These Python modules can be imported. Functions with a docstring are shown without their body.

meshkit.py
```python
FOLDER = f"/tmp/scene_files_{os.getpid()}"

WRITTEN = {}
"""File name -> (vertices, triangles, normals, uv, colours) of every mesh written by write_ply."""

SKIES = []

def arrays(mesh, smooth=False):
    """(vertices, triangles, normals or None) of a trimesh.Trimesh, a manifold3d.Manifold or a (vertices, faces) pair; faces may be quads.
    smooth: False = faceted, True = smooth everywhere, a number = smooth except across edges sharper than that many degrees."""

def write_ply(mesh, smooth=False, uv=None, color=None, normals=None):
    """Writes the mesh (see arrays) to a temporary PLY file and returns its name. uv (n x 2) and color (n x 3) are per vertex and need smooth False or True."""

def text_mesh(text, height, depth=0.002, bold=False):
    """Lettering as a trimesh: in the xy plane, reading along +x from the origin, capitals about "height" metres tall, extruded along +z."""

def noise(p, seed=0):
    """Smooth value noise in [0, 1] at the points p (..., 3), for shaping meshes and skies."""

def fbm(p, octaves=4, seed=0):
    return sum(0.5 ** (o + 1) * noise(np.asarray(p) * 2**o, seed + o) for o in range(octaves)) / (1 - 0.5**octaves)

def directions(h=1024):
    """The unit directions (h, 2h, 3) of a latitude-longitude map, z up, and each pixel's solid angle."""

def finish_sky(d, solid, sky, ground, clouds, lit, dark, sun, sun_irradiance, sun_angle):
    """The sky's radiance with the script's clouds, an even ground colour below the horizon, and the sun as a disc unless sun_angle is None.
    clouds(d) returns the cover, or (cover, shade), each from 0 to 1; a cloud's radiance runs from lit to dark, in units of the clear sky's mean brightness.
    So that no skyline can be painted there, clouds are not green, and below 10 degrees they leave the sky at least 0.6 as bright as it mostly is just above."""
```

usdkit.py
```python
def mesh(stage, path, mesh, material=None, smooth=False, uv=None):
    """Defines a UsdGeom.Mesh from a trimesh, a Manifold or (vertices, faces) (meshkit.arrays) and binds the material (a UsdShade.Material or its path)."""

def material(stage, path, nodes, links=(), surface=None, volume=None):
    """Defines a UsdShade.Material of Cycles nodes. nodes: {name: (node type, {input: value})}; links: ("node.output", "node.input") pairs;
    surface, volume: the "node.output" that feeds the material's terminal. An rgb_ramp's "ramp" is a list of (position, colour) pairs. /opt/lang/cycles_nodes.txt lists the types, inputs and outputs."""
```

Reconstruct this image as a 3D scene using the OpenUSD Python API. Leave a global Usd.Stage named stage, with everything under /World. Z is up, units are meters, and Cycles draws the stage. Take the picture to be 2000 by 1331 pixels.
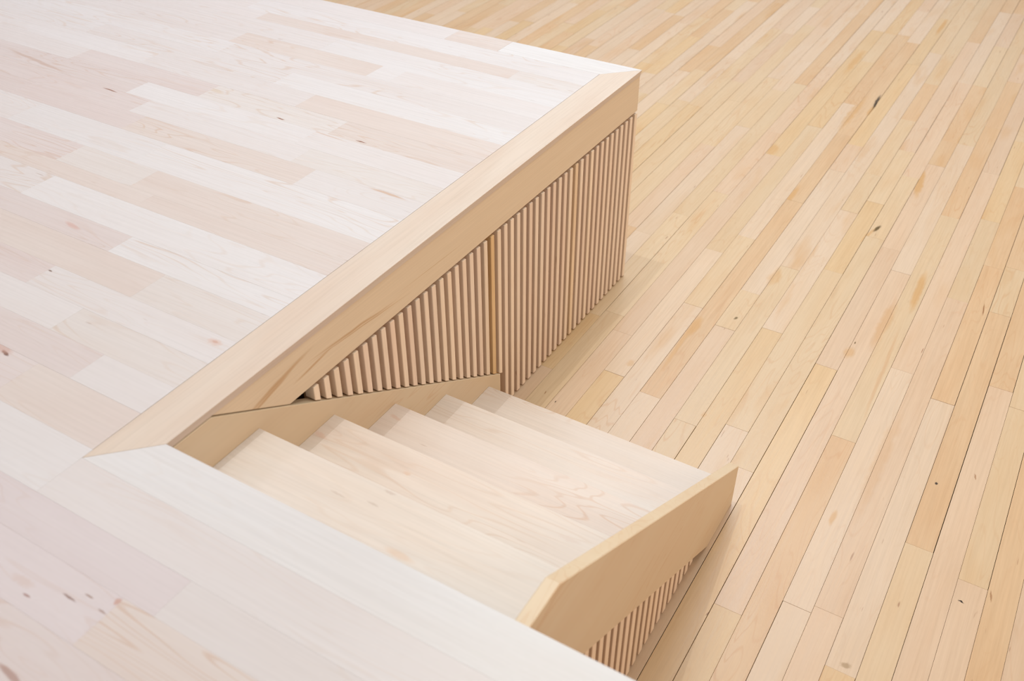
import math, random
import numpy as np
import usdkit
from pxr import Gf, Sdf, Usd, UsdGeom, UsdLux, UsdShade

stage = Usd.Stage.CreateInMemory()
UsdGeom.SetStageUpAxis(stage, UsdGeom.Tokens.z)
UsdGeom.SetStageMetersPerUnit(stage, 1.0)
UsdGeom.Xform.Define(stage, "/World")
UsdGeom.Scope.Define(stage, "/World/Looks")

# ------------------------------------------------------------------ camera
FOCAL_PX = 1889.9
EXPOSURE = 0.0
ROT = [[0.8561773750780455, 0.5166765012884028, -0.002386508085669259],
       [0.3140757762070686, -0.5241070370769831, -0.7916237872160696],
       [-0.4102641943972143, 0.6770208318085646, -0.611004160454611]]
EYE = (1.56958, -1.00294, 2.61780)
cam = UsdGeom.Camera.Define(stage, "/World/camera")
X, Y, Z = ROT[0], [-a for a in ROT[1]], [-a for a in ROT[2]]
cam.AddTransformOp().Set(Gf.Matrix4d(*X, 0, *Y, 0, *Z, 0, *EYE, 1))
cam.CreateHorizontalApertureAttr(36.0)
cam.CreateVerticalApertureAttr(36.0 * 1331 / 2000)
cam.CreateFocalLengthAttr(36.0 * FOCAL_PX / 2000)
cam.CreateClippingRangeAttr(Gf.Vec2f(0.05, 200))
cam.CreateFStopAttr(2.8)
cam.CreateFocusDistanceAttr(3.55)
cam.CreateExposureAttr(EXPOSURE)

# ------------------------------------------------------------------ light
def light(kind, name, loc, power, color, size=None, turn=None):
    l = {"dome": UsdLux.DomeLight, "rect": UsdLux.RectLight, "sphere": UsdLux.SphereLight}[kind].Define(stage, "/World/" + name)
    if loc:
        l.AddTranslateOp().Set(Gf.Vec3d(*loc))
    if turn:
        l.AddRotateXYZOp().Set(Gf.Vec3f(*turn))
    if kind == "rect":
        l.CreateWidthAttr(size[0])
        l.CreateHeightAttr(size[1])
    if kind == "sphere":
        l.CreateRadiusAttr(size)
    l.CreateIntensityAttr(power)
    l.CreateColorAttr(Gf.Vec3f(*color))


LIGHTS = [
    ("dome", "room_daylight", None, 1.0, (0.226, 0.199, 0.170)),
    ("rect", "ceiling_light_strip", (-0.7, 5.0, 4.8), 10.0, (0.13, 0.13, 0.122), (0.9, 9.0)),
    ("rect", "ceiling_light_panel", (0.5, 2.3, 4.6), 8.0, (0.485, 0.535, 0.485), (2.4, 2.4)),
    ("rect", "ceiling_light_strip_001", (-3.3, 2.4, 4.8), 10.0, (0.215, 0.215, 0.25), (0.9, 5.0)),
    ("rect", "ceiling_light_panel_001", (-0.9, 7.0, 6.5), 10.0, (0.43, 0.49, 0.58), (4.0, 4.0)),
    ("rect", "ceiling_light_panel_002", (0.4, -3.0, 6.0), 8.0, (0.21, 0.205, 0.185), (3.0, 2.4)),
    ("sphere", "ceiling_spotlight", (-1.35, 0.6, 12.2), 50000.0, (1.20, 1.26, 1.28), 0.02),
    ("rect", "window_daylight", (8.0, 2.0, 3.2), 6.0, (0.66, 0.46, 0.29), (3.0, 7.0), (0, 90, 0)),
]
for args in LIGHTS:
    light(*args)

# ------------------------------------------------------------------ measures (metres; x along the stage steps, y towards the hall)
H = 1.02            # stage height above the last riser's base
FZ = -0.0228        # hall floor level
L = 2.6583          # length of the stage's slatted side
NW = 0.1343         # nosing board width
NT = 0.0248         # nosing thickness
R = 0.17
G = 0.28342
Y0 = 0.27892
W = 0.9562          # stair width
ST = 0.0353         # stringer thickness
YB, YE, ZE = 0.14093, 1.4979, 0.17147
PITCH, X0 = 0.0956, 0.0510


def lin(c):
    return tuple((v / 255 / 12.92 if v / 255 <= 0.04045 else ((v / 255 + 0.055) / 1.055) ** 2.4) for v in c)


# ------------------------------------------------------------------ materials
# bleached maple reflects a little less than the picture's tones show: one factor per kind of wood
ALBEDO = {"floor": (0.622, 0.602, 0.596), "deck": (0.590, 0.600, 0.662), "nosing": (0.575, 0.580, 0.612), "tread": (0.657, 0.683, 0.730), "stringer": (0.655, 0.645, 0.610), "fascia": (0.71, 0.71, 0.695), "slat": (0.81, 0.80, 0.79)}


def kc(c, K):
    return [a * b for a, b in zip(lin(c), K)]


def wood(name, light, dark, axis="y", grain=1.0, contour=0.5, amber=0.0, fleck=0.0, rough=0.38, vary=0.025, marks=(), amber_col=(214, 158, 88), island=False, blotch=1.0):
    """A maple board: fine streaks along the grain, cathedral contour lines, blotches, flecks, and single marks (ellipses in metres).
    marks: (x, y, z, half length along the grain, half width, turn in degrees, colour, strength)."""
    K = next((v for k_, v in ALBEDO.items() if name.startswith(k_)), (0.74, 0.72, 0.70))
    A, B = kc(light, K), kc(dark, K)

    def sc(along, across):
        return {"x": (along, across, across), "y": (across, along, across), "z": (across, across, along)}[axis]
    n = {
        "geo": ("geometry", {}),
        "oi": ("object_info", {}),
        "m1": ("math", {"math_type": "multiply", "value2": 57.0}),
        "m2": ("math", {"math_type": "multiply", "value2": 23.0}),
        "m3": ("math", {"math_type": "multiply", "value2": 91.0}),
        "off": ("combine_xyz", {}),
        "pos": ("vector_math", {"math_type": "add"}),
        # fine streaks
        "mapS": ("mapping", {"scale": sc(3.0, 110.0)}),
        "nS": ("noise_texture", {"scale": 1.0, "detail": 4.0, "roughness": 0.6}),
        # contours
        "mapC": ("mapping", {"scale": sc(1.3, 11.0)}),
        "nC": ("noise_texture", {"scale": 1.0, "detail": 1.6, "roughness": 0.45, "distortion": 0.35}),
        "cM": ("math", {"math_type": "multiply", "value2": 84.0}),
        "cS": ("math", {"math_type": "sine"}),
        "cR": ("rgb_ramp", {"ramp": [(0.0, (0, 0, 0)), (0.70, (0, 0, 0)), (0.96, (0.8, 0.8, 0.8)), (1.0, (1, 1, 1))]}),
        "mapM": ("mapping", {"scale": sc(1.1, 4.0)}),
        "nM": ("noise_texture", {"scale": 1.0, "detail": 2.0}),
        "mR": ("rgb_ramp", {"ramp": [(0.0, (0, 0, 0)), (0.42, (0, 0, 0)), (0.62, (1, 1, 1)), (1.0, (1, 1, 1))]}),
        "cmul": ("math", {"math_type": "multiply"}),
        "cmul2": ("math", {"math_type": "multiply", "value2": 0.42 * contour}),
        # blotches
        "mapB": ("mapping", {"scale": sc(1.6, 9.0)}),
        "nB": ("noise_texture", {"scale": 1.0, "detail": 3.0, "roughness": 0.55}),
        "bR": ("rgb_ramp", {"ramp": [(0.0, (0, 0, 0)), (0.35, (0, 0, 0)), (0.68, (1, 1, 1)), (1.0, (1, 1, 1))]}),
        "bM": ("math", {"math_type": "multiply", "value2": 0.75 * blotch}),
        "base": ("mix_color", {"a": A, "b": B}),
        "withC": ("mix_color", {"b": [v * f for v, f in zip(B, (0.86, 0.66, 0.50))]}),
        "sR": ("map_range", {"from_min": 0.3, "from_max": 0.7, "to_min": 1.0 - 0.055 * grain, "to_max": 1.0 + 0.035 * grain}),
        "hsv": ("hsv", {}),
        "vr": ("map_range", {"from_min": 0.0, "from_max": 1.0, "to_min": 1.0 - vary, "to_max": 1.0 + vary}),
        "vmul": ("math", {"math_type": "multiply"}),
        "rr": ("map_range", {"from_min": 0.3, "from_max": 0.7, "to_min": rough - 0.05, "to_max": rough + 0.05}),
        "bump": ("bump", {"strength": 0.06, "distance": 0.002}),
        "p": ("principled_bsdf", {"specular_ior_level": 0.42}),
    }
    rnd = "geo.random_per_island" if island else "oi.random"
    k = [(rnd, "m1.value1"), (rnd, "m2.value1"), (rnd, "m3.value1"), ("m1.value", "off.x"), ("m2.value", "off.y"), ("m3.value", "off.z"),
         ("geo.position", "pos.vector1"), ("off.vector", "pos.vector2"),
         ("pos.vector", "mapS.vector"), ("mapS.vector", "nS.vector"),
         ("pos.vector", "mapC.vector"), ("mapC.vector", "nC.vector"), ("nC.fac", "cM.value1"), ("cM.value", "cS.value1"), ("cS.value", "cR.fac"),
         ("pos.vector", "mapM.vector"), ("mapM.vector", "nM.vector"), ("nM.fac", "mR.fac"),
         ("cR.color", "cmul.value1"), ("mR.color", "cmul.value2"), ("cmul.value", "cmul2.value1"),
         ("pos.vector", "mapB.vector"), ("mapB.vector", "nB.vector"), ("nB.fac", "bR.fac"), ("bR.color", "bM.value1"), ("bM.value", "base.fac"),
         ("base.result", "withC.a"), ("cmul2.value", "withC.fac"),
         ("nS.fac", "sR.value"), (rnd, "vr.value"), ("sR.result", "vmul.value1"), ("vr.result", "vmul.value2"), ("vmul.value", "hsv.value"),
         ("nS.fac", "rr.value"), ("rr.result", "p.roughness"), ("nS.fac", "bump.height"), ("bump.normal", "p.normal")]
    last = "withC.result"
    if island:
        n["tone"] = ("rgb_ramp", {"interpolate": False, "ramp": [(0.0, kc((234, 211, 184), K)), (0.27, kc((232, 206, 177), K)), (0.5, kc((231, 206, 171), K)), (0.75, kc((232, 203, 161), K)), (0.88, kc((229, 196, 156), K))]})
        k += [(rnd, "tone.fac"), ("tone.color", "base.a")]
    if amber > 0:
        n["mapA"] = ("mapping", {"scale": sc(2.0, 11.0)})
        n["nA"] = ("noise_texture", {"scale": 1.0, "detail": 2.5, "roughness": 0.5})
        n["aR"] = ("rgb_ramp", {"ramp": [(0.0, (0, 0, 0)), (0.55, (0, 0, 0)), (0.76, (1, 1, 1)), (1.0, (1, 1, 1))]})
        n["aM"] = ("math", {"math_type": "multiply", "value2": amber})
        n["aX"] = ("mix_color", {"b": kc(amber_col, K)})
        k += [("pos.vector", "mapA.vector"), ("mapA.vector", "nA.vector"), ("nA.fac", "aR.fac"), ("aR.color", "aM.value1"), ("aM.value", "aX.fac"), (last, "aX.a")]
        last = "aX.result"
    if fleck > 0:
        n["mapF"] = ("mapping", {"scale": sc(9.0, 80.0)})
        n["nF"] = ("noise_texture", {"scale": 1.0, "detail": 1.0})
        n["fR"] = ("rgb_ramp", {"ramp": [(0.0, (0, 0, 0)), (0.775, (0, 0, 0)), (0.83, (1, 1, 1)), (1.0, (1, 1, 1))]})
        n["fM"] = ("math", {"math_type": "multiply", "value2": fleck})
        n["fX"] = ("mix_color", {"b": kc((150, 96, 60), K)})
        k += [("pos.vector", "mapF.vector"), ("mapF.vector", "nF.vector"), ("nF.fac", "fR.fac"), ("fR.color", "fM.value1"), ("fM.value", "fX.fac"), (last, "fX.a")]
        last = "fX.result"
    k.append((last, "hsv.color"))
    last = "hsv.color"
    for i, (mx, my, mz, hl, hw, turn, col, s) in enumerate(marks):
        size = {"x": (hl, hw, 0.2), "y": (hw, hl, 0.2)}[axis]
        n[f"kn{i}"] = ("noise_texture", {"scale": 16.0 if hl > 0.04 else 90.0, "detail": 2.0})
        n[f"kd{i}"] = ("vector_math", {"math_type": "subtract", "vector2": (0.5, 0.5, 0.5)})
        n[f"ks{i}"] = ("vector_math", {"math_type": "scale", "scale": hw * 1.2})
        n[f"kw{i}"] = ("vector_math", {"math_type": "add"})
        n[f"km{i}"] = ("mapping", {"mapping_type": "texture", "location": (mx, my, mz), "rotation": (0, 0, math.radians(turn)), "scale": size})
        n[f"kg{i}"] = ("gradient_texture", {"gradient_type": "spherical"})
        n[f"kr{i}"] = ("rgb_ramp", {"ramp": [(0.0, (0, 0, 0)), (0.5, (s, s, s)), (1.0, (s, s, s))]})
        n[f"kx{i}"] = ("mix_color", {"b": kc(col, K)})
        k += [("geo.position", f"kn{i}.vector"), (f"kn{i}.color", f"kd{i}.vector1"), (f"kd{i}.vector", f"ks{i}.vector1"),
              ("geo.position", f"kw{i}.vector1"), (f"ks{i}.vector", f"kw{i}.vector2"), (f"kw{i}.vector", f"km{i}.vector"),
              (f"km{i}.vector", f"kg{i}.vector"), (f"kg{i}.fac", f"kr{i}.fac"), (f"kr{i}.color", f"kx{i}.fac"), (last, f"kx{i}.a")]
        last = f"kx{i}.result"
    k.append((last, "p.base_color"))
    return usdkit.material(stage, "/World/Looks/" + name, n, k, surface="p.BSDF")


# ------------------------------------------------------------------ mesh helpers
def inset(poly, d):
    """Convex polygon (counter-clockwise) moved in by d."""
    p = np.asarray(poly, float)
    n = len(p)
    out = []
    for i in range(n):
        a, b, c = p[i - 1], p[i], p[(i + 1) % n]
        e1, e2 = (b - a) / np.linalg.norm(b - a), (c - b) / np.linalg.norm(c - b)
        n1, n2 = np.array([-e1[1], e1[0]]), np.array([-e2[1], e2[0]])
        out.append(b + d * (n1 + n2) / (1 + n1 @ n2))
    return np.array(out)


def slab(poly, lo, hi, bevel=0.0008, plane="xy", both=False, under=0.0):
    """A convex board: the polygon extruded from lo to hi, its edges on the hi side (or both sides) chamfered."""
    p = np.asarray(poly, float)
    area = 0.5 * sum(p[i - 1][0] * p[i][1] - p[i][0] * p[i - 1][1] for i in range(len(p)))
    if area < 0:
        p = p[::-1]
    n = len(p)
    q = inset(p, bevel)
    rings = ([(q, lo), (p, lo + bevel)] if both else [(inset(p, under) if under else p, lo)]) + [(p, hi - bevel), (q, hi)]
    V = np.vstack([np.column_stack([r, np.full(n, z)]) for r, z in rings])
    F = []
    for s in range(len(rings) - 1):
        for i in range(n):
            j = (i + 1) % n
            a, b, c, d = s * n + i, s * n + j, (s + 1) * n + j, (s + 1) * n + i
            F += [(a, b, c), (a, c, d)]
    t = (len(rings) - 1) * n
    for i in range(1, n - 1):
        F.append((0, i + 1, i))
        F.append((t, t + i, t + i + 1))
    if plane == "yz":     # polygon is (y, z), extruded along x
        V = V[:, [2, 0, 1]]
    elif plane == "xz":   # polygon is (x, z), extruded along y
        V = V[:, [0, 2, 1]]
        F = [(a, c, b) for a, b, c in F]
    return V, np.array(F)


def rect(x0, x1, y0, y1):
    return [(x0, y0), (x1, y0), (x1, y1), (x0, y1)]


def slat(y0, y1, xf, xb, bottom, top, r=0.003):
    """A vertical batten: rounded front edges, softened top; its foot follows bottom(y)."""
    prof = [(xb, y1), (xb, y0)]
    for a in (270, 292, 315, 337, 360):
        prof.append((xf - r + r * math.cos(math.radians(a)), y0 + r + r * math.sin(math.radians(a))))
    for a in (0, 22, 45, 68, 90):
        prof.append((xf - r + r * math.cos(math.radians(a)), y1 - r + r * math.sin(math.radians(a))))
    p = np.array(prof)
    n = len(p)
    c = p.mean(0)
    q = c + (p - c) * np.array([1 - 0.0022 / 0.019, 1 - 0.0022 / 0.0105])
    b0 = np.array([bottom(y) for y in p[:, 1]])
    b1 = np.array([bottom(y) for y in q[:, 1]])
    topz = (lambda y: top(y)) if callable(top) else (lambda y: top)
    t0 = np.array([topz(y) for y in p[:, 1]])
    t1 = np.array([topz(y) for y in q[:, 1]])
    V = np.vstack([np.column_stack([q, b1]), np.column_stack([p, b0 + 0.0015]), np.column_stack([p, t0 - 0.0022]), np.column_stack([q, t1])])
    F = []
    for s in range(3):
        for i in range(n):
            j = (i + 1) % n
            F += [(s * n + i, s * n + j, (s + 1) * n + j), (s * n + i, (s + 1) * n + j, (s + 1) * n + i)]
    for i in range(1, n - 1):
        F.append((0, i + 1, i))
        F.append((3 * n, 3 * n + i, 3 * n + i + 1))
    return V, np.array(F)


used = {}


def numbered(parent, name):
    key = parent + "/" + name
    i = used.get(key, 0)
    used[key] = i + 1
    return key if i == 0 else f"{key}_{i:03d}"


def thing(name, label=None, category=None, kind=None):
    x = UsdGeom.Xform.Define(stage, numbered("/World", name))
    pr = x.GetPrim()
    for key, v in (("label", label), ("category", category), ("kind", kind)):
        if v:
            pr.SetCustomDataByKey(key, v)
    return str(pr.GetPath())


def part(parent, name, mesh, mat, smooth=False, label=None, kind=None):
    m = usdkit.mesh(stage, numbered(parent, name), mesh, mat, smooth=smooth)
    if label:
        m.GetPrim().SetCustomDataByKey("label", label)
    if kind:
        m.GetPrim().SetCustomDataByKey("kind", kind)
    return m


# ------------------------------------------------------------------ hall floor
FLOOR_TONES = {"w": ((234, 212, 187), (231, 205, 175)), "p": ((232, 206, 178), (228, 197, 165)), "c": ((231, 207, 173), (228, 199, 160)),
               "y": ((232, 204, 163), (228, 194, 147)), "o": ((230, 199, 161), (225, 187, 144))}
floor_mat = {t: [wood(f"floor_board_{n}_{i}", a, b, "y", grain=0.55, contour=c, amber=am, fleck=0.7, rough=0.34, amber_col=(219, 172, 112))
                 for i, (c, am) in enumerate(((0.5, 0.25), (1.0, 0.4), (0.7, 0.6)))]
             for (t, (a, b)), n in zip(FLOOR_TONES.items(), ("white", "pink", "cream", "yellow", "tan"))}
floor_far_mat = wood("floor_board_mixed", (232, 207, 175), (228, 198, 160), "y", grain=0.55, contour=0.6, amber=0.3, vary=0.025, island=True, rough=0.34, blotch=0.5, amber_col=(219, 172, 112))
under_mat = usdkit.material(stage, "/World/Looks/subfloor_wood", {"n": ("noise_texture", {"scale": 9.0}), "r": ("rgb_ramp", {"ramp": [(0, (0.05, 0.022, 0.01)), (1, (0.10, 0.045, 0.02))]}), "p": ("principled_bsdf", {"roughness": 0.9})},
                            [("n.fac", "r.fac"), ("r.color", "p.base_color")], surface="p.BSDF")

ENDS = {-28: [5.71], -19: [5.16], -14: [5.37, 6.2], -12: [6.26], -10: [5.95], -9: [5.18], -6: [4.68], -5: [5.19], -4: [4.17, 4.88], -3: [3.09, 4.19], -2: [4.54], -1: [1.84, 2.29, 3.34, 5.37], 0: [3.67], 1: [4.26, 6.21, 6.66], 2: [1.95, 4.77], 3: [2.59, 5.22], 4: [1.9, 3.79, 6.54], 5: [2.5, 2.83, 4.26, 4.64, 7.19], 6: [1.82, 3.13, 5.15], 7: [2.59, 3.83, 4.32, 5.16, 5.82, 6.46], 8: [3.21, 4.0, 4.72], 9: [1.69, 3.63, 4.4], 10: [2.46, 4.62, 4.98], 11: [1.05, 3.37], 12: [2.05, 4.05], 13: [2.6, 4.68], 14: [1.21, 3.27], 15: [2.48, 4.59], 16: [1.64, 3.25, 3.69], 17: [2.69], 18: [1.57]}
TONES = {-38: "5.14p", -36: "5.21o", -34: "5.19o", -33: "5.36w", -31: "5.26w 5.46w", -29: "5.43o", -26: "5.27p 5.41y", -24: "5.18y 5.36o 5.53w", -23: "5.21w", -22: "5.3o", -19: "5.11y 5.25w 5.52c", -18: "5.46w", -17: "5.64p 6.03w", -15: "5.14p", -14: "5.82o 5.82o 6.09p", -13: "5.32o 5.64w", -12: "5.22c 5.55c", -11: "5.17y 5.68w 6.33o", -10: "6.16w", -9: "4.88w 5.26o", -8: "5.42o", -7: "4.23c 4.5w 5.48w 5.9w", -6: "3.8c 4.56y", -5: "3.85c 4.78c 5.32o 5.95p", -4: "3.42c 3.78c 5.17c", -3: "3.0o 3.35p", -2: "3.03w 3.28w 3.65c 3.81w 5.33w 5.93w 6.2w", -1: "1.77p 2.08y 2.32c 2.98c 3.44c 3.48c 3.8p 4.69w 5.58o", 0: "1.77c 1.98c 2.76c 3.87c 4.02p 4.88c 5.15p 5.77w 6.86w", 1: "1.87o 2.21p 2.5p 3.48o 3.58o 4.36o 5.09y 5.43o 5.84y 5.95y", 2: "1.86y 2.21w 2.45w 2.47w 2.73w 4.02c 4.27c 4.59w 4.87y 6.5c", 3: "1.89c 2.18w 2.26w 2.73w 3.29c 3.49w 4.49p 4.94w 5.07w 6.91w", 4: "1.83w 1.87w 1.99o 2.16o 2.27o 2.67c 3.6c 3.63p 3.89w 4.22o 4.39o 4.87o 5.48o 6.62w", 5: "1.73o 2.34p 2.62c 2.91y 2.95c 3.62w 4.02w 4.51p 4.75y 5.96o 6.21y 6.76c", 6: "1.73c 2.04c 2.31c 3.01c 3.07c 3.32c 3.6o 3.99w 5.07w 6.26w 7.07c", 7: "1.65o 1.76y 1.87y 2.4p 2.69w 2.92w 3.31c 3.66w 4.08c 4.11c 6.2c", 8: "1.66w 2.42c 3.11w 3.25y 3.79o 4.17w 4.55c 4.84p 5.6o 6.16p 6.6p 7.09o", 9: "1.63w 1.75c 2.71p 3.11c 3.51c 3.78c 4.18c 4.58p 5.59w 7.53w 7.79o", 10: "1.05y 1.42y 1.62y 2.34c 2.38y 2.55p 3.06p 3.83p 4.3c 4.81o 5.44o 5.86o", 11: "0.92y 1.24p 1.54p 2.33p 2.58p 3.41c 3.6w 3.89p 4.5w 5.03w 5.73c 6.52c", 12: "0.95o 1.13o 1.41o 1.91o 2.16c 2.42p 3.08c 3.96c 4.61o 5.97o", 13: "1.14w 1.39w 1.47w 2.04w 2.45c 2.86o 3.43p 3.58p 4.46y 4.95o 5.14p", 14: "1.11p 1.12p 1.4p 2.02p 2.51w 2.83w 3.13c 3.48c 3.7c 4.08c 4.76y 4.94c", 15: "1.45c 1.92w 2.13w 2.3w 2.52o 2.8o 3.27o 4.37o", 16: "1.39c 1.76o 2.15o 2.65y 3.12w 3.41c", 17: "1.43p 1.75o 2.07p 2.55p 2.63p 3.0o 3.45o", 18: "1.45p 1.81o 2.11c 2.38c 2.77c", 19: "1.55o 1.87o 2.13o", 20: "1.42p"}
AM, BK, BR = (219, 172, 108), (52, 34, 14), (160, 110, 62)
# marks on single boards: (x, y, half length, half width, turn, colour, strength)
MARKS = [(0.524, 5.33, 0.16, 0.012, 3, BK, 0.95), (0.524, 5.18, 0.10, 0.016, 0, AM, 0.7), (0.943, 3.729, 0.05, 0.012, -14, (96, 72, 14), 0.95), (0.918, 3.64, 0.10, 0.012, -10, AM, 0.6),
         (1.612, 1.989, 0.009, 0.0065, 0, BK, 1.0), (1.801, 1.476, 0.0045, 0.013, -8, BK, 1.0), (0.455, 2.44, 0.10, 0.024, 0, AM, 0.75), (0.448, 2.27, 0.22, 0.013, 2, AM, 0.6),
         (0.165, 4.33, 0.10, 0.04, 0, AM, 0.6), (1.262, 3.25, 0.22, 0.022, 2, AM, 0.75), (1.556, 3.25, 0.06, 0.004, 6, BR, 0.9), (0.446, 3.84, 0.16, 0.02, 0, AM, 0.7), (1.02, 4.36, 0.22, 0.026, 5, AM, 0.8),
         (0.593, 2.596, 0.016, 0.008, -20, (120, 96, 40), 0.95), (1.541, 1.041, 0.02, 0.013, -70, (170, 140, 96), 0.7), (1.114, 2.693, 0.012, 0.004, 0, (110, 84, 30), 0.9), (0.164, 1.661, 0.008, 0.003, 0, BK, 0.9),
         (0.21, 5.964, 0.3, 0.03, 0, AM, 0.6), (0.435, 5.1, 0.35, 0.03, 0, AM, 0.55), (0.59, 7.0, 0.25, 0.02, 0, AM, 0.8), (1.11, 2.61, 0.05, 0.03, 0, AM, 0.55), (1.27, 2.55, 0.4, 0.010, 2, (218, 172, 124), 0.45),
         (0.10, 1.69, 0.012, 0.003, 10, BR, 0.8), (1.10, 1.0, 0.012, 0.0035, -8, BR, 0.8), (0.63, 3.02, 0.10, 0.035, 0, AM, 0.45), (1.19, 2.9, 0.25, 0.03, 0, (220, 176, 124), 0.6), (0.72, 1.9, 0.02, 0.012, 0, AM, 0.5),
         (1.40, 2.0, 0.4, 0.03, 0, (219, 176, 126), 0.35), (1.73, 2.1, 0.02, 0.004, 15, BR, 0.7), (1.88, 1.55, 0.03, 0.004, 10, BR, 0.7), (0.32, 2.05, 0.03, 0.02, 0, AM, 0.45), (1.33, 1.62, 0.05, 0.012, 0, AM, 0.6)]


def to_px(p):
    d = np.array(p) - np.array(EYE)
    c = np.array(ROT) @ d
    return (1000 + FOCAL_PX * c[0] / c[2], 665.5 + FOCAL_PX * c[1] / c[2], c[2])


rng = random.Random(7)
boards = []
for k in range(-110, 60):
    xa, xb = X0 + PITCH * k, X0 + PITCH * (k + 1)
    near = {e for e in ENDS.get(k, ())}
    ends = sorted(near)
    lo, hi = -3.6, 15.0
    cuts = [lo]
    for e in ends + [hi]:
        while e - cuts[-1] > 2.1:
            step = rng.uniform(0.55, 1.7)
            if e - cuts[-1] - step < 0.4:
                step = (e - cuts[-1]) / 2
            # between measured joints nearer than 3.6 m the photo shows no other joint
            if cuts[-1] in near and e in near and e < 3.6:
                break
            if not near and 0.4 < cuts[-1] < 2.6 and 0 <= k <= 20:
                step = 2.0
            cuts.append(cuts[-1] + step)
        cuts.append(e)
    tone_at = [(float(s[:-1]), s[-1]) for s in TONES.get(k, "").split()]
    for a, b in zip(cuts[:-1], cuts[1:]):
        if b - a < 0.05:
            continue
        # boards under the stage and the stair are not laid; the hall floor stops a little inside their outline
        if xb < -0.12 and b < L - 0.25:
            continue
        if b < -0.3:
            continue
        near_t = [t for y, t in tone_at if a - 0.02 <= y <= b + 0.02]
        t = max(set(near_t), key=near_t.count) if near_t else rng.choice("wwppccccooy")
        boards.append((k, a, b, t))


def size_in_view(k, a, b):
    """Rough area in the picture, 0 when outside the frame or under the stage."""
    area = 0
    x = X0 + PITCH * (k + 0.5)
    n = max(2, int((b - a) / 0.15))
    for i in range(n):
        y = a + (b - a) * (i + 0.5) / n
        u, v, d = to_px((x, y, FZ))
        if d < 0.3 or not (-40 < u < 2040 and -40 < v < 1371):
            continue
        # the sight line at stage height: hidden where it crosses the stage top
        s = (H - FZ) / (EYE[2] - FZ)
        px_, py_ = x + s * (EYE[0] - x), y + s * (EYE[1] - y)
        if (px_ < 0 and py_ < L) or py_ < 0:
            continue
        area += (b - a) / n * PITCH / d ** 3
    return area


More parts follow.
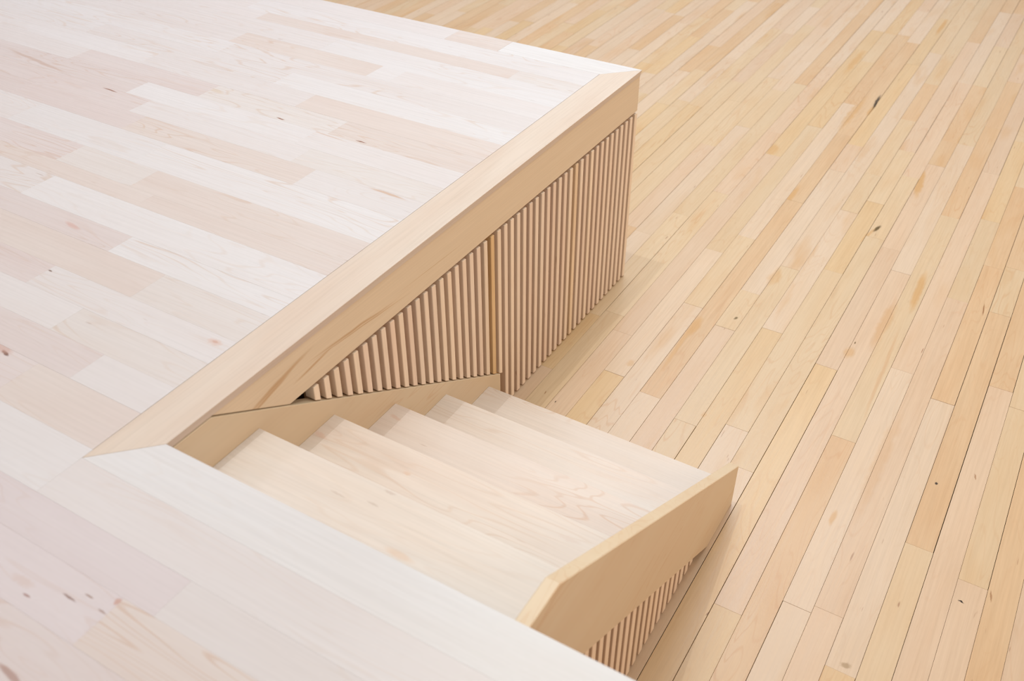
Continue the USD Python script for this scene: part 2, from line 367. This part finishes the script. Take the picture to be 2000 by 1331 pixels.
FULL = 285
ranked = sorted(boards, key=lambda q: -size_in_view(*q[:3]))
shown = {q for q in ranked[:FULL] if size_in_view(*q[:3]) > 0}
floor = thing("floor", "worn yellow maple strip floor of the hall, below the stage and around the stair", "floor", "structure")
far_v, far_f, nv = [], [], 0
for q in boards:
    k, a, b, t = q
    g0, g1 = rng.choice((0.0003, 0.0005, 0.0006, 0.0010)), rng.choice((0.0003, 0.0005, 0.0007, 0.0014))
    ge = rng.choice((0.0004, 0.0006, 0.001))
    dz = rng.uniform(-0.0004, 0.0004)
    xa, xb = X0 + PITCH * k + g0, X0 + PITCH * (k + 1) - g1
    if k == 9 and b < 2:          # the open joint beside the stair foot
        xb -= 0.0012
    if k == 10 and b < 2:
        xa += 0.0006
    m = slab(rect(xa, xb, a + ge, b), FZ - 0.016, FZ + dz, 0.0004)
    if q in shown:
        mine = [(x, y, FZ, hl, hw, tu, c, s) for x, y, hl, hw, tu, c, s in MARKS if xa - 0.012 < x < xb + 0.012 and a < y < b]
        v = rng.choices((0, 1, 2), (5, 4, 2))[0]
        if mine:
            li, da = FLOOR_TONES[t]
            mat = wood(f"floor_board_marked_{len(used)}_{k + 200}_{int(a * 100) + 500}", li, da, "y", contour=0.5, fleck=0.5, rough=0.34, marks=mine)
        else:
            mat = floor_mat[t][v]
        part(floor, "board", m, mat)
    else:
        far_v.append(m[0])
        far_f.append(m[1] + nv)
        nv += len(m[0])
part(floor, "board_field", (np.vstack(far_v), np.vstack(far_f)), floor_far_mat, kind="stuff")
xs0, xs1 = X0 + PITCH * -110, X0 + PITCH * 60
part(floor, "subfloor", slab(rect(xs0, xs1, -3.6, 15.0), FZ - 0.05, FZ - 0.0175), under_mat)

# ------------------------------------------------------------------ stage
STAGE_TONES = {"W": ((238, 232, 227), (236, 228, 222)), "L": ((236, 228, 222), (234, 224, 217)), "C": ((235, 226, 218), (232, 220, 210)), "T": ((234, 220, 209), (231, 214, 202)),
               "P": ((232, 219, 212), (229, 212, 204)), "M": ((232, 220, 216), (228, 214, 210)), "N": ((235, 218, 203), (231, 209, 191))}
deck_mat = {t: [wood(f"deck_plank_{n}_{i}", a, b, "x", grain=0.22, contour=c, fleck=f, rough=0.33, vary=0.01, blotch=1.2)
                for i, (c, f) in enumerate(((0.5, 0.0), (1.1, 0.4)))]
            for (t, (a, b)), n in zip(STAGE_TONES.items(), ("white", "pale", "cream", "tan", "pink", "mauve", "nosing"))}
FL = (150, 92, 62)
DECK_MARKS = [(-0.188, 0.35, 0.030, 0.016, 0, (230, 192, 172), 0.55), (-0.188, 0.35, 0.012, 0.006, 0, (214, 160, 132), 0.5), (-0.633, 0.027, 0.022, 0.006, -14, (110, 62, 40), 0.9), (-0.66, 0.04, 0.05, 0.02, -10, (214, 170, 152), 0.6),
              (-0.99, 1.507, 0.025, 0.005, -4, FL, 0.9), (-0.74, 1.486, 0.11, 0.005, -3, (222, 190, 166), 0.6), (-0.601, 1.509, 0.03, 0.005, 0, FL, 0.8), (-2.30, 1.41, 0.28, 0.012, -7, (206, 172, 152), 0.55),
              (-1.773, 1.357, 0.05, 0.005, -3, FL, 0.8), (0.17, -0.416, 0.024, 0.0032, -2, (150, 116, 100), 0.8), (0.092, -0.457, 0.014, 0.0035, -2, (172, 130, 118), 0.75), (0.202, -0.393, 0.015, 0.0032, 0, (166, 134, 116), 0.75),
              (0.254, -0.405, 0.015, 0.003, -2, (178, 150, 136), 0.75), (0.054, -0.437, 0.04, 0.012, 0, (224, 198, 184), 0.5), (0.262, -0.372, 0.010, 0.010, 0, (214, 168, 148), 0.8), (-1.401, 1.573, 0.06, 0.018, -8, (228, 204, 176), 0.6),
              (-0.863, 0.351, 0.010, 0.004, -6, (120, 84, 66), 0.8), (0.22, -0.59, 0.05, 0.008, -6, (176, 134, 116), 0.7), (-0.28, 1.245, 0.09, 0.008, -3, (216, 176, 142), 0.7), (-1.02, 0.56, 0.05, 0.012, -8, (222, 176, 160), 0.6)]
ROWS = [  # (y0, y1, [(left end x, tone), ...] from the nosing leftwards)
    (2.384, 2.524, [(-2.0, "W"), (-9, "L")]),
    (2.291, 2.384, [(-0.441, "C"), (-1.85, "T"), (-9, "L")]),
    (2.131, 2.291, [(-1.33, "W"), (-2.6, "L"), (-9, "P")]),
    (2.006, 2.131, [(-0.85, "L"), (-0.968, "W"), (-1.75, "T"), (-3.0, "L"), (-9, "W")]),
    (1.878, 2.006, [(-1.7, "L"), (-9, "W")]),
    (1.751, 1.878, [(-1.25, "W"), (-2.4, "L"), (-9, "W")]),
    (1.620, 1.751, [(-1.02, "T"), (-1.9, "L"), (-9, "W")]),
    (1.495, 1.620, [(-0.75, "T"), (-1.42, "C"), (-2.2, "P"), (-9, "L")]),
    (1.372, 1.495, [(-0.8, "L"), (-1.7, "W"), (-9, "P")]),
    (1.255, 1.372, [(-0.72, "C"), (-1.55, "L"), (-2.5, "P"), (-9, "P")]),
    (1.131, 1.255, [(-0.60, "L"), (-1.45, "T"), (-2.1, "P"), (-9, "P")]),
    (0.965, 1.131, [(-1.2, "W"), (-1.9, "W"), (-9, "L")]),
    (0.835, 0.965, [(-1.07, "T"), (-1.45, "C"), (-2.3, "P"), (-9, "P")]),
    (0.755, 0.835, [(-0.95, "T"), (-2.1, "T"), (-9, "P")]),
    (0.612, 0.755, [(-1.35, "W"), (-9, "L")]),
    (0.513, 0.612, [(-0.803, "W"), (-1.9, "P"), (-9, "M")]),
    (0.378, 0.513, [(-0.55, "C"), (-1.6, "T"), (-9, "P")]),
    (0.272, 0.378, [(-0.872, "L"), (-1.7, "P"), (-9, "M")]),
    (0.158, 0.272, [(-0.62, "C"), (-1.3, "L"), (-9, "M")]),
    (0.045, 0.158, [(-0.40, "L"), (-1.1, "P"), (-9, "M")]),
    (-0.102, 0.045, [(-0.52, "T"), (-1.3, "P"), (-9, "M")]),
]
ROWS_B = [  # rows of the near part, from x = 3.4 leftwards
    (-0.2595, -0.1343, [(-0.1343, "L")]), (-0.361, -0.2595, [(1.1, "C"), (0.35, "L"), (-0.6, "M"), (-9, "M")]), (-0.4875, -0.361, [(1.3, "L"), (0.267, "T"), (-0.55, "M"), (-9, "P")]),
    (-0.612, -0.4875, [(0.9, "C"), (-0.2, "P"), (-9, "M")]), (-0.735, -0.612, [(1.2, "L"), (0.1, "P"), (-9, "M")]), (-0.86, -0.735, [(0.7, "T"), (-9, "P")]), (-0.985, -0.86, [(1.5, "L"), (-9, "C")]),
    (-1.11, -0.985, [(0.9, "W"), (-9, "L")]), (-1.25, -1.11, [(1.6, "L"), (-9, "P")]), (-1.39, -1.25, [(0.4, "W"), (-9, "C")]), (-1.53, -1.39, [(1.1, "T"), (-9, "L")]), (-1.67, -1.53, [(0.8, "L"), (-9, "W")]),
    (-1.81, -1.67, [(1.3, "C"), (-9, "L")]), (-1.95, -1.81, [(0.6, "W"), (-9, "P")]), (-2.1, -1.95, [(1.2, "L"), (-9, "C")])]
XL, XR, YN = -6.5, 3.4, -2.1
stage_obj = thing("stage", "pale bleached maple stage deck, raised, with a mitred nosing and a vertically slatted side", "stage")
srng = random.Random(11)
THICK = 0.0235


def plank(poly, t, marks=()):
    x0, x1 = min(p[0] for p in poly), max(p[0] for p in poly)
    y0, y1 = min(p[1] for p in poly), max(p[1] for p in poly)
    mine = [(x, y, H, hl, hw, tu, c, s) for x, y, hl, hw, tu, c, s in DECK_MARKS if x0 < x < x1 and y0 - 0.004 < y < y1 + 0.004]
    if mine:
        li, da = STAGE_TONES[t]
        mat = wood(f"deck_plank_marked_{int(x0 * 100) + 2000}_{int(y0 * 1000) + 5000}", li, da, "x", grain=0.22, contour=0.9, fleck=0.3, rough=0.33, vary=0.012, marks=mine)
    else:
        mat = deck_mat[t][srng.random() < 0.55]
    part(stage_obj, "plank", slab(poly, H - THICK, H + srng.uniform(-0.0001, 0.0001), 0.00015), mat)


def lay(rows, right):
    for y0, y1, cells in rows:
        xr = right
        for xe, t in cells:
            xe = max(xe, XL)
            plank(rect(xe + 0.00006, xr - 0.00006, y0 + 0.00006, y1 - 0.00006), t)
            xr = xe
            if xe <= XL:
                break


lay(ROWS, -NW - 0.0006)
lay(ROWS_B, XR)
plank(rect(XL, -NW - 0.0001, -0.25944, -0.10206), "W")

nose_mat = wood("nosing_maple", (239, 221, 204), (234, 210, 190), "y", grain=0.7, contour=0.15, rough=0.36, vary=0.01)
nose_x_mat = wood("deck_nosing_white_maple", (240, 236, 231), (237, 230, 223), "x", grain=0.6, contour=0.15, rough=0.34, vary=0.01)
b = 0.0012
e = 0.00025
part(stage_obj, "nosing", slab([(-NW, -NW + 2 * e), (0, 2 * e), (0, L - 2 * e), (-NW, L - NW - 2 * e)], H - NT, H, 0.0007, under=0.0035), nose_mat, label="peach-toned nosing board along the slatted side")
part(stage_obj, "nosing", slab([(-NW + 2 * e, -NW), (XR, -NW), (XR, 0), (2 * e, 0)], H - NT, H, 0.0003, under=0.0035), nose_x_mat, label="white nosing board above the stair")
part(stage_obj, "nosing", slab([(-0.64, L - NW), (-NW - 2 * e, L - NW), (-2 * e, L), (-0.64, L)], H - NT, H, b, under=0.0035), nose_x_mat)
part(stage_obj, "nosing", slab(rect(-0.925, -0.6404, L - NW, L), H - NT, H, b, under=0.0035), deck_mat["T"][0])
part(stage_obj, "nosing", slab(rect(XL, -0.9254, L - NW, L), H - NT, H, b, under=0.0035), deck_mat["L"][0])

FB = 0.836  # underside of the fascia


def top_of_stringer(y):
    return ZE + (y - YE) * (H - NT - ZE) / (YB - YE)


y_at_fb = YE + (FB - ZE) * (YB - YE) / (H - NT - ZE)
fascia = part(stage_obj, "fascia", slab([(YB + 0.006, H - NT - 0.0012), (y_at_fb + 0.003, FB), (L - 0.004, FB), (L - 0.004, H - NT - 0.0012)], -0.026, -0.0058, 0.001, "yz"), None, label="long plain fascia board under the nosing, with brown mineral streaks")
# streaks of darker heartwood in the board itself
n_st = [(0.37, 0.932, 0.17, 0.010, 11), (0.33, 0.914, 0.11, 0.006, 12), (0.70, 0.905, 0.22, 0.0055, -5), (0.74, 0.894, 0.26, 0.0028, -5), (1.10, 0.90, 0.2, 0.0015, -2), (0.52, 0.90, 0.10, 0.006, 6)]


def fascia_material():
    nodes, links = {}, []
    K = ALBEDO['fascia']
    A, B = kc((235, 216, 194), K), kc((231, 208, 183), K)
    nodes["geo"] = ("geometry", {})
    nodes["map"] = ("mapping", {"scale": (40, 2.2, 40)})
    nodes["n"] = ("noise_texture", {"scale": 1.0, "detail": 4.0})
    nodes["map2"] = ("mapping", {"scale": (30, 3.0, 190)})
    nodes["n2"] = ("noise_texture", {"scale": 1.0, "detail": 3.0})
    nodes["mx"] = ("mix_color", {"a": A, "b": B})
    nodes["v"] = ("map_range", {"from_min": 0.3, "from_max": 0.7, "to_min": 0.955, "to_max": 1.03})
    nodes["hsv"] = ("hsv", {})
    nodes["p"] = ("principled_bsdf", {"roughness": 0.42, "specular_ior_level": 0.4})
    links += [("geo.position", "map.vector"), ("map.vector", "n.vector"), ("n.fac", "mx.fac"), ("geo.position", "map2.vector"), ("map2.vector", "n2.vector"), ("n2.fac", "v.value"), ("v.result", "hsv.value"), ("mx.result", "hsv.color")]
    last = "hsv.color"
    for i, (y, z, hl, hw, tu) in enumerate(n_st):
        nodes[f"m{i}"] = ("mapping", {"mapping_type": "texture", "location": (0, y, z), "rotation": (math.radians(tu), 0, 0), "scale": (0.2, hl, hw)})
        nodes[f"w{i}"] = ("noise_texture", {"scale": 9.0, "detail": 1.0})
        nodes[f"d{i}"] = ("vector_math", {"math_type": "subtract", "vector2": (0.5, 0.5, 0.5)})
        nodes[f"s{i}"] = ("vector_math", {"math_type": "scale", "scale": hw * 2.0})
        nodes[f"a{i}"] = ("vector_math", {"math_type": "add"})
        nodes[f"g{i}"] = ("gradient_texture", {"gradient_type": "spherical"})
        nodes[f"r{i}"] = ("rgb_ramp", {"ramp": [(0, (0, 0, 0)), (0.5, (0.55, 0.55, 0.55)), (1, (0.75, 0.75, 0.75))]})
        nodes[f"x{i}"] = ("mix_color", {"b": kc((194, 150, 102), K)})
        links += [("geo.position", f"w{i}.vector"), (f"w{i}.color", f"d{i}.vector1"), (f"d{i}.vector", f"s{i}.vector1"), ("geo.position", f"a{i}.vector1"), (f"s{i}.vector", f"a{i}.vector2"),
                  (f"a{i}.vector", f"m{i}.vector"), (f"m{i}.vector", f"g{i}.vector"), (f"g{i}.fac", f"r{i}.fac"), (f"r{i}.color", f"x{i}.fac"), (last, f"x{i}.a")]
        last = f"x{i}.result"
    links.append((last, "p.base_color"))
    return usdkit.material(stage, "/World/Looks/fascia_streaked_maple", nodes, links, surface="p.BSDF")


UsdShade.MaterialBindingAPI.Apply(fascia.GetPrim()).Bind(fascia_material())
part(stage_obj, "fascia", slab([(0.002, H - NT - 0.0012), (0.002, 0.62), (XR, 0.62), (XR, H - NT - 0.0012)], -0.026, -0.006, 0.001, "xz"), nose_x_mat, label="fascia board of the stage front behind the stair")
part(stage_obj, "fascia", slab([(XL, H - NT - 0.0012), (XL, FB), (-0.028, FB), (-0.028, H - NT - 0.0012)], L - 0.026, L - 0.005, 0.001, "xz"), nose_mat, label="fascia board of the far side of the stage")

SLAT_TONES = {"pink": ((238, 220, 204), (234, 212, 194)), "fair": ((239, 221, 203), (235, 213, 192)), "rose": ((236, 216, 200), (232, 207, 189)), "amber": ((228, 198, 156), (214, 176, 126)), "tan": ((234, 211, 184), (226, 197, 165))}
slat_mat = {t: wood("slat_" + t, a, c, "z", grain=1.1, contour=0.2, fleck=0.5, rough=0.45, vary=0.03) for t, (a, c) in SLAT_TONES.items()}
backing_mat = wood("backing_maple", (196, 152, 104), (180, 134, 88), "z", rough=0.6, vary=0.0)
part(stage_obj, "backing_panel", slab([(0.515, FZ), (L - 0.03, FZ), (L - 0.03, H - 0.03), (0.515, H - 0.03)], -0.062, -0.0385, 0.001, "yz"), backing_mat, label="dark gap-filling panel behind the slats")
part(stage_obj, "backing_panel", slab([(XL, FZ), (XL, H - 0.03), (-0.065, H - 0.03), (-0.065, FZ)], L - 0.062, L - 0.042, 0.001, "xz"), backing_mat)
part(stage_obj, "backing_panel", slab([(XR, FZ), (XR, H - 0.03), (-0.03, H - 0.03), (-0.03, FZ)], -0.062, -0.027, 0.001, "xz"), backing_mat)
SW, SP, SY = 0.0232, 0.0453, 0.5002
zrng = random.Random(5)
for k in range(48):
    ya = SY + SP * k
    yb_ = ya + SW
    if ya < YE - 0.001:
        foot = lambda y: top_of_stringer(y) + 0.0035
    else:
        foot = lambda y: FZ + 0.005
    t = zrng.choices(("pink", "fair", "rose"), (5, 3, 2))[0]
    if k in (21, 35):
        t = "amber" if k == 21 else "tan"
    if k == 47:
        t = "fair"
    part(stage_obj, "slat", slat(ya, yb_, -0.003, -0.0382, foot, 0.8262), slat_mat[t], smooth=35, label="amber-toned slat" if t == "amber" else None)
# far side of the stage: same battens, out of this camera's sight except from beside it
for k in range(24):
    xa = -0.05 - SP * k
    V, F = slat(-xa, -xa + SW, L - 0.004, L - 0.0412, lambda y: FZ + 0.005, 0.8262)
    V = V[:, [1, 0, 2]] * np.array([-1, 1, 1])
    part(stage_obj, "slat", (V, F), slat_mat[zrng.choice(("pink", "fair", "rose"))], smooth=35)

# ------------------------------------------------------------------ staircase
stair = thing("staircase", "five-step maple staircase with plain side stringers, set into the notch of the stage", "staircase")
str_mat = wood("stringer_maple", (235, 216, 193), (231, 207, 181), "y", grain=0.5, contour=0.8, rough=0.42, vary=0.01)
prof = [(-0.004, H - NT - 0.001), (YB, H - NT - 0.001), (YE, ZE), (YE, FZ + 0.0005), (1.262, FZ + 0.0005), (-0.004, 0.7435)]
part(stair, "stringer", slab(prof, -ST, -0.0002, 0.0012, "yz", True), str_mat, label="left stringer against the slatted side of the stage")
part(stair, "stringer", slab(prof, W, W + ST, 0.0018, "yz", True), str_mat, label="right stringer, standing free")
tread_cols = [((237, 221, 207), (233, 212, 194)), ((237, 219, 203), (232, 207, 188)), ((236, 217, 202), (231, 205, 186)), ((238, 221, 206), (233, 211, 193)), ((238, 220, 204), (233, 210, 190))]
TM = {1: [(0.334, 0.2, 0.030, 0.004, -2, (210, 186, 168), 0.6), (0.429, 0.218, 0.022, 0.004, -2, (206, 182, 164), 0.6), (0.443, 0.27, 0.02, 0.005, 0, (210, 186, 170), 0.6), (0.58, 0.122, 0.05, 0.012, -4, (231, 192, 160), 0.5)],
      2: [(0.331, 0.476, 0.014, 0.008, 0, (228, 184, 152), 0.5), (0.02, 0.473, 0.03, 0.010, -8, (229, 184, 160), 0.5), (0.83, 0.50, 0.04, 0.010, 0, (228, 200, 182), 0.5)],
      3: [(0.041, 0.79, 0.03, 0.008, -10, (226, 182, 158), 0.5)]}
for k in range(1, 6):
    z = H - k * R
    y1 = Y0 + (k - 1) * G
    y0 = -0.0045 if k == 1 else y1 - G - 0.022
    li, da = tread_cols[k - 1]
    mat = wood(f"tread_maple_{k}", li, da, "x", grain=1.0, contour=(0.35, 0.9, 1.2, 1.0, 1.0)[k - 1], fleck=0.25, rough=0.40, vary=0.012,
               marks=[(x, y, z, hl, hw, tu, c, s) for x, y, hl, hw, tu, c, s in TM.get(k, [])])
    part(stair, "tread", slab(rect(0.00005, W - 0.00005, y0, y1), z - 0.032, z, 0.0006), mat)
    zt = H - NT - 0.002 if k == 1 else z + R - 0.0325
    if k > 1:
        part(stair, "riser", slab([(0.0006, z + 0.0003), (0.0006, zt), (W - 0.0006, zt), (W - 0.0006, z + 0.0003)], y0 + 0.0005 - 0.0, y0 + 0.0195, 0.0006, "xz"), str_mat)
yl = Y0 + 4 * G
part(stair, "riser", slab([(0.0006, FZ + 0.0005), (0.0006, H - 5 * R - 0.0325), (W - 0.0006, H - 5 * R - 0.0325), (W - 0.0006, FZ + 0.0005)], yl - 0.042, yl - 0.022, 0.0006, "xz"), str_mat)


def under(y):
    return FZ + 0.0005 + (y - 1.262) * (0.7435 - FZ - 0.0005) / (-0.004 - 1.262)


srm = random.Random(9)
for k in range(28):
    y1 = 1.1745 - 0.0455 * k
    y0 = y1 - 0.0262
    if y0 < -0.001:
        break
    t = srm.choices(("fair", "pink", "amber"), (6, 3, 0))[0]
    part(stair, "slat", slat(y0, y1, W + 0.018, W - 0.022, lambda y: FZ + 0.004, lambda y: under(y) - 0.0012), slat_mat[t], smooth=35)
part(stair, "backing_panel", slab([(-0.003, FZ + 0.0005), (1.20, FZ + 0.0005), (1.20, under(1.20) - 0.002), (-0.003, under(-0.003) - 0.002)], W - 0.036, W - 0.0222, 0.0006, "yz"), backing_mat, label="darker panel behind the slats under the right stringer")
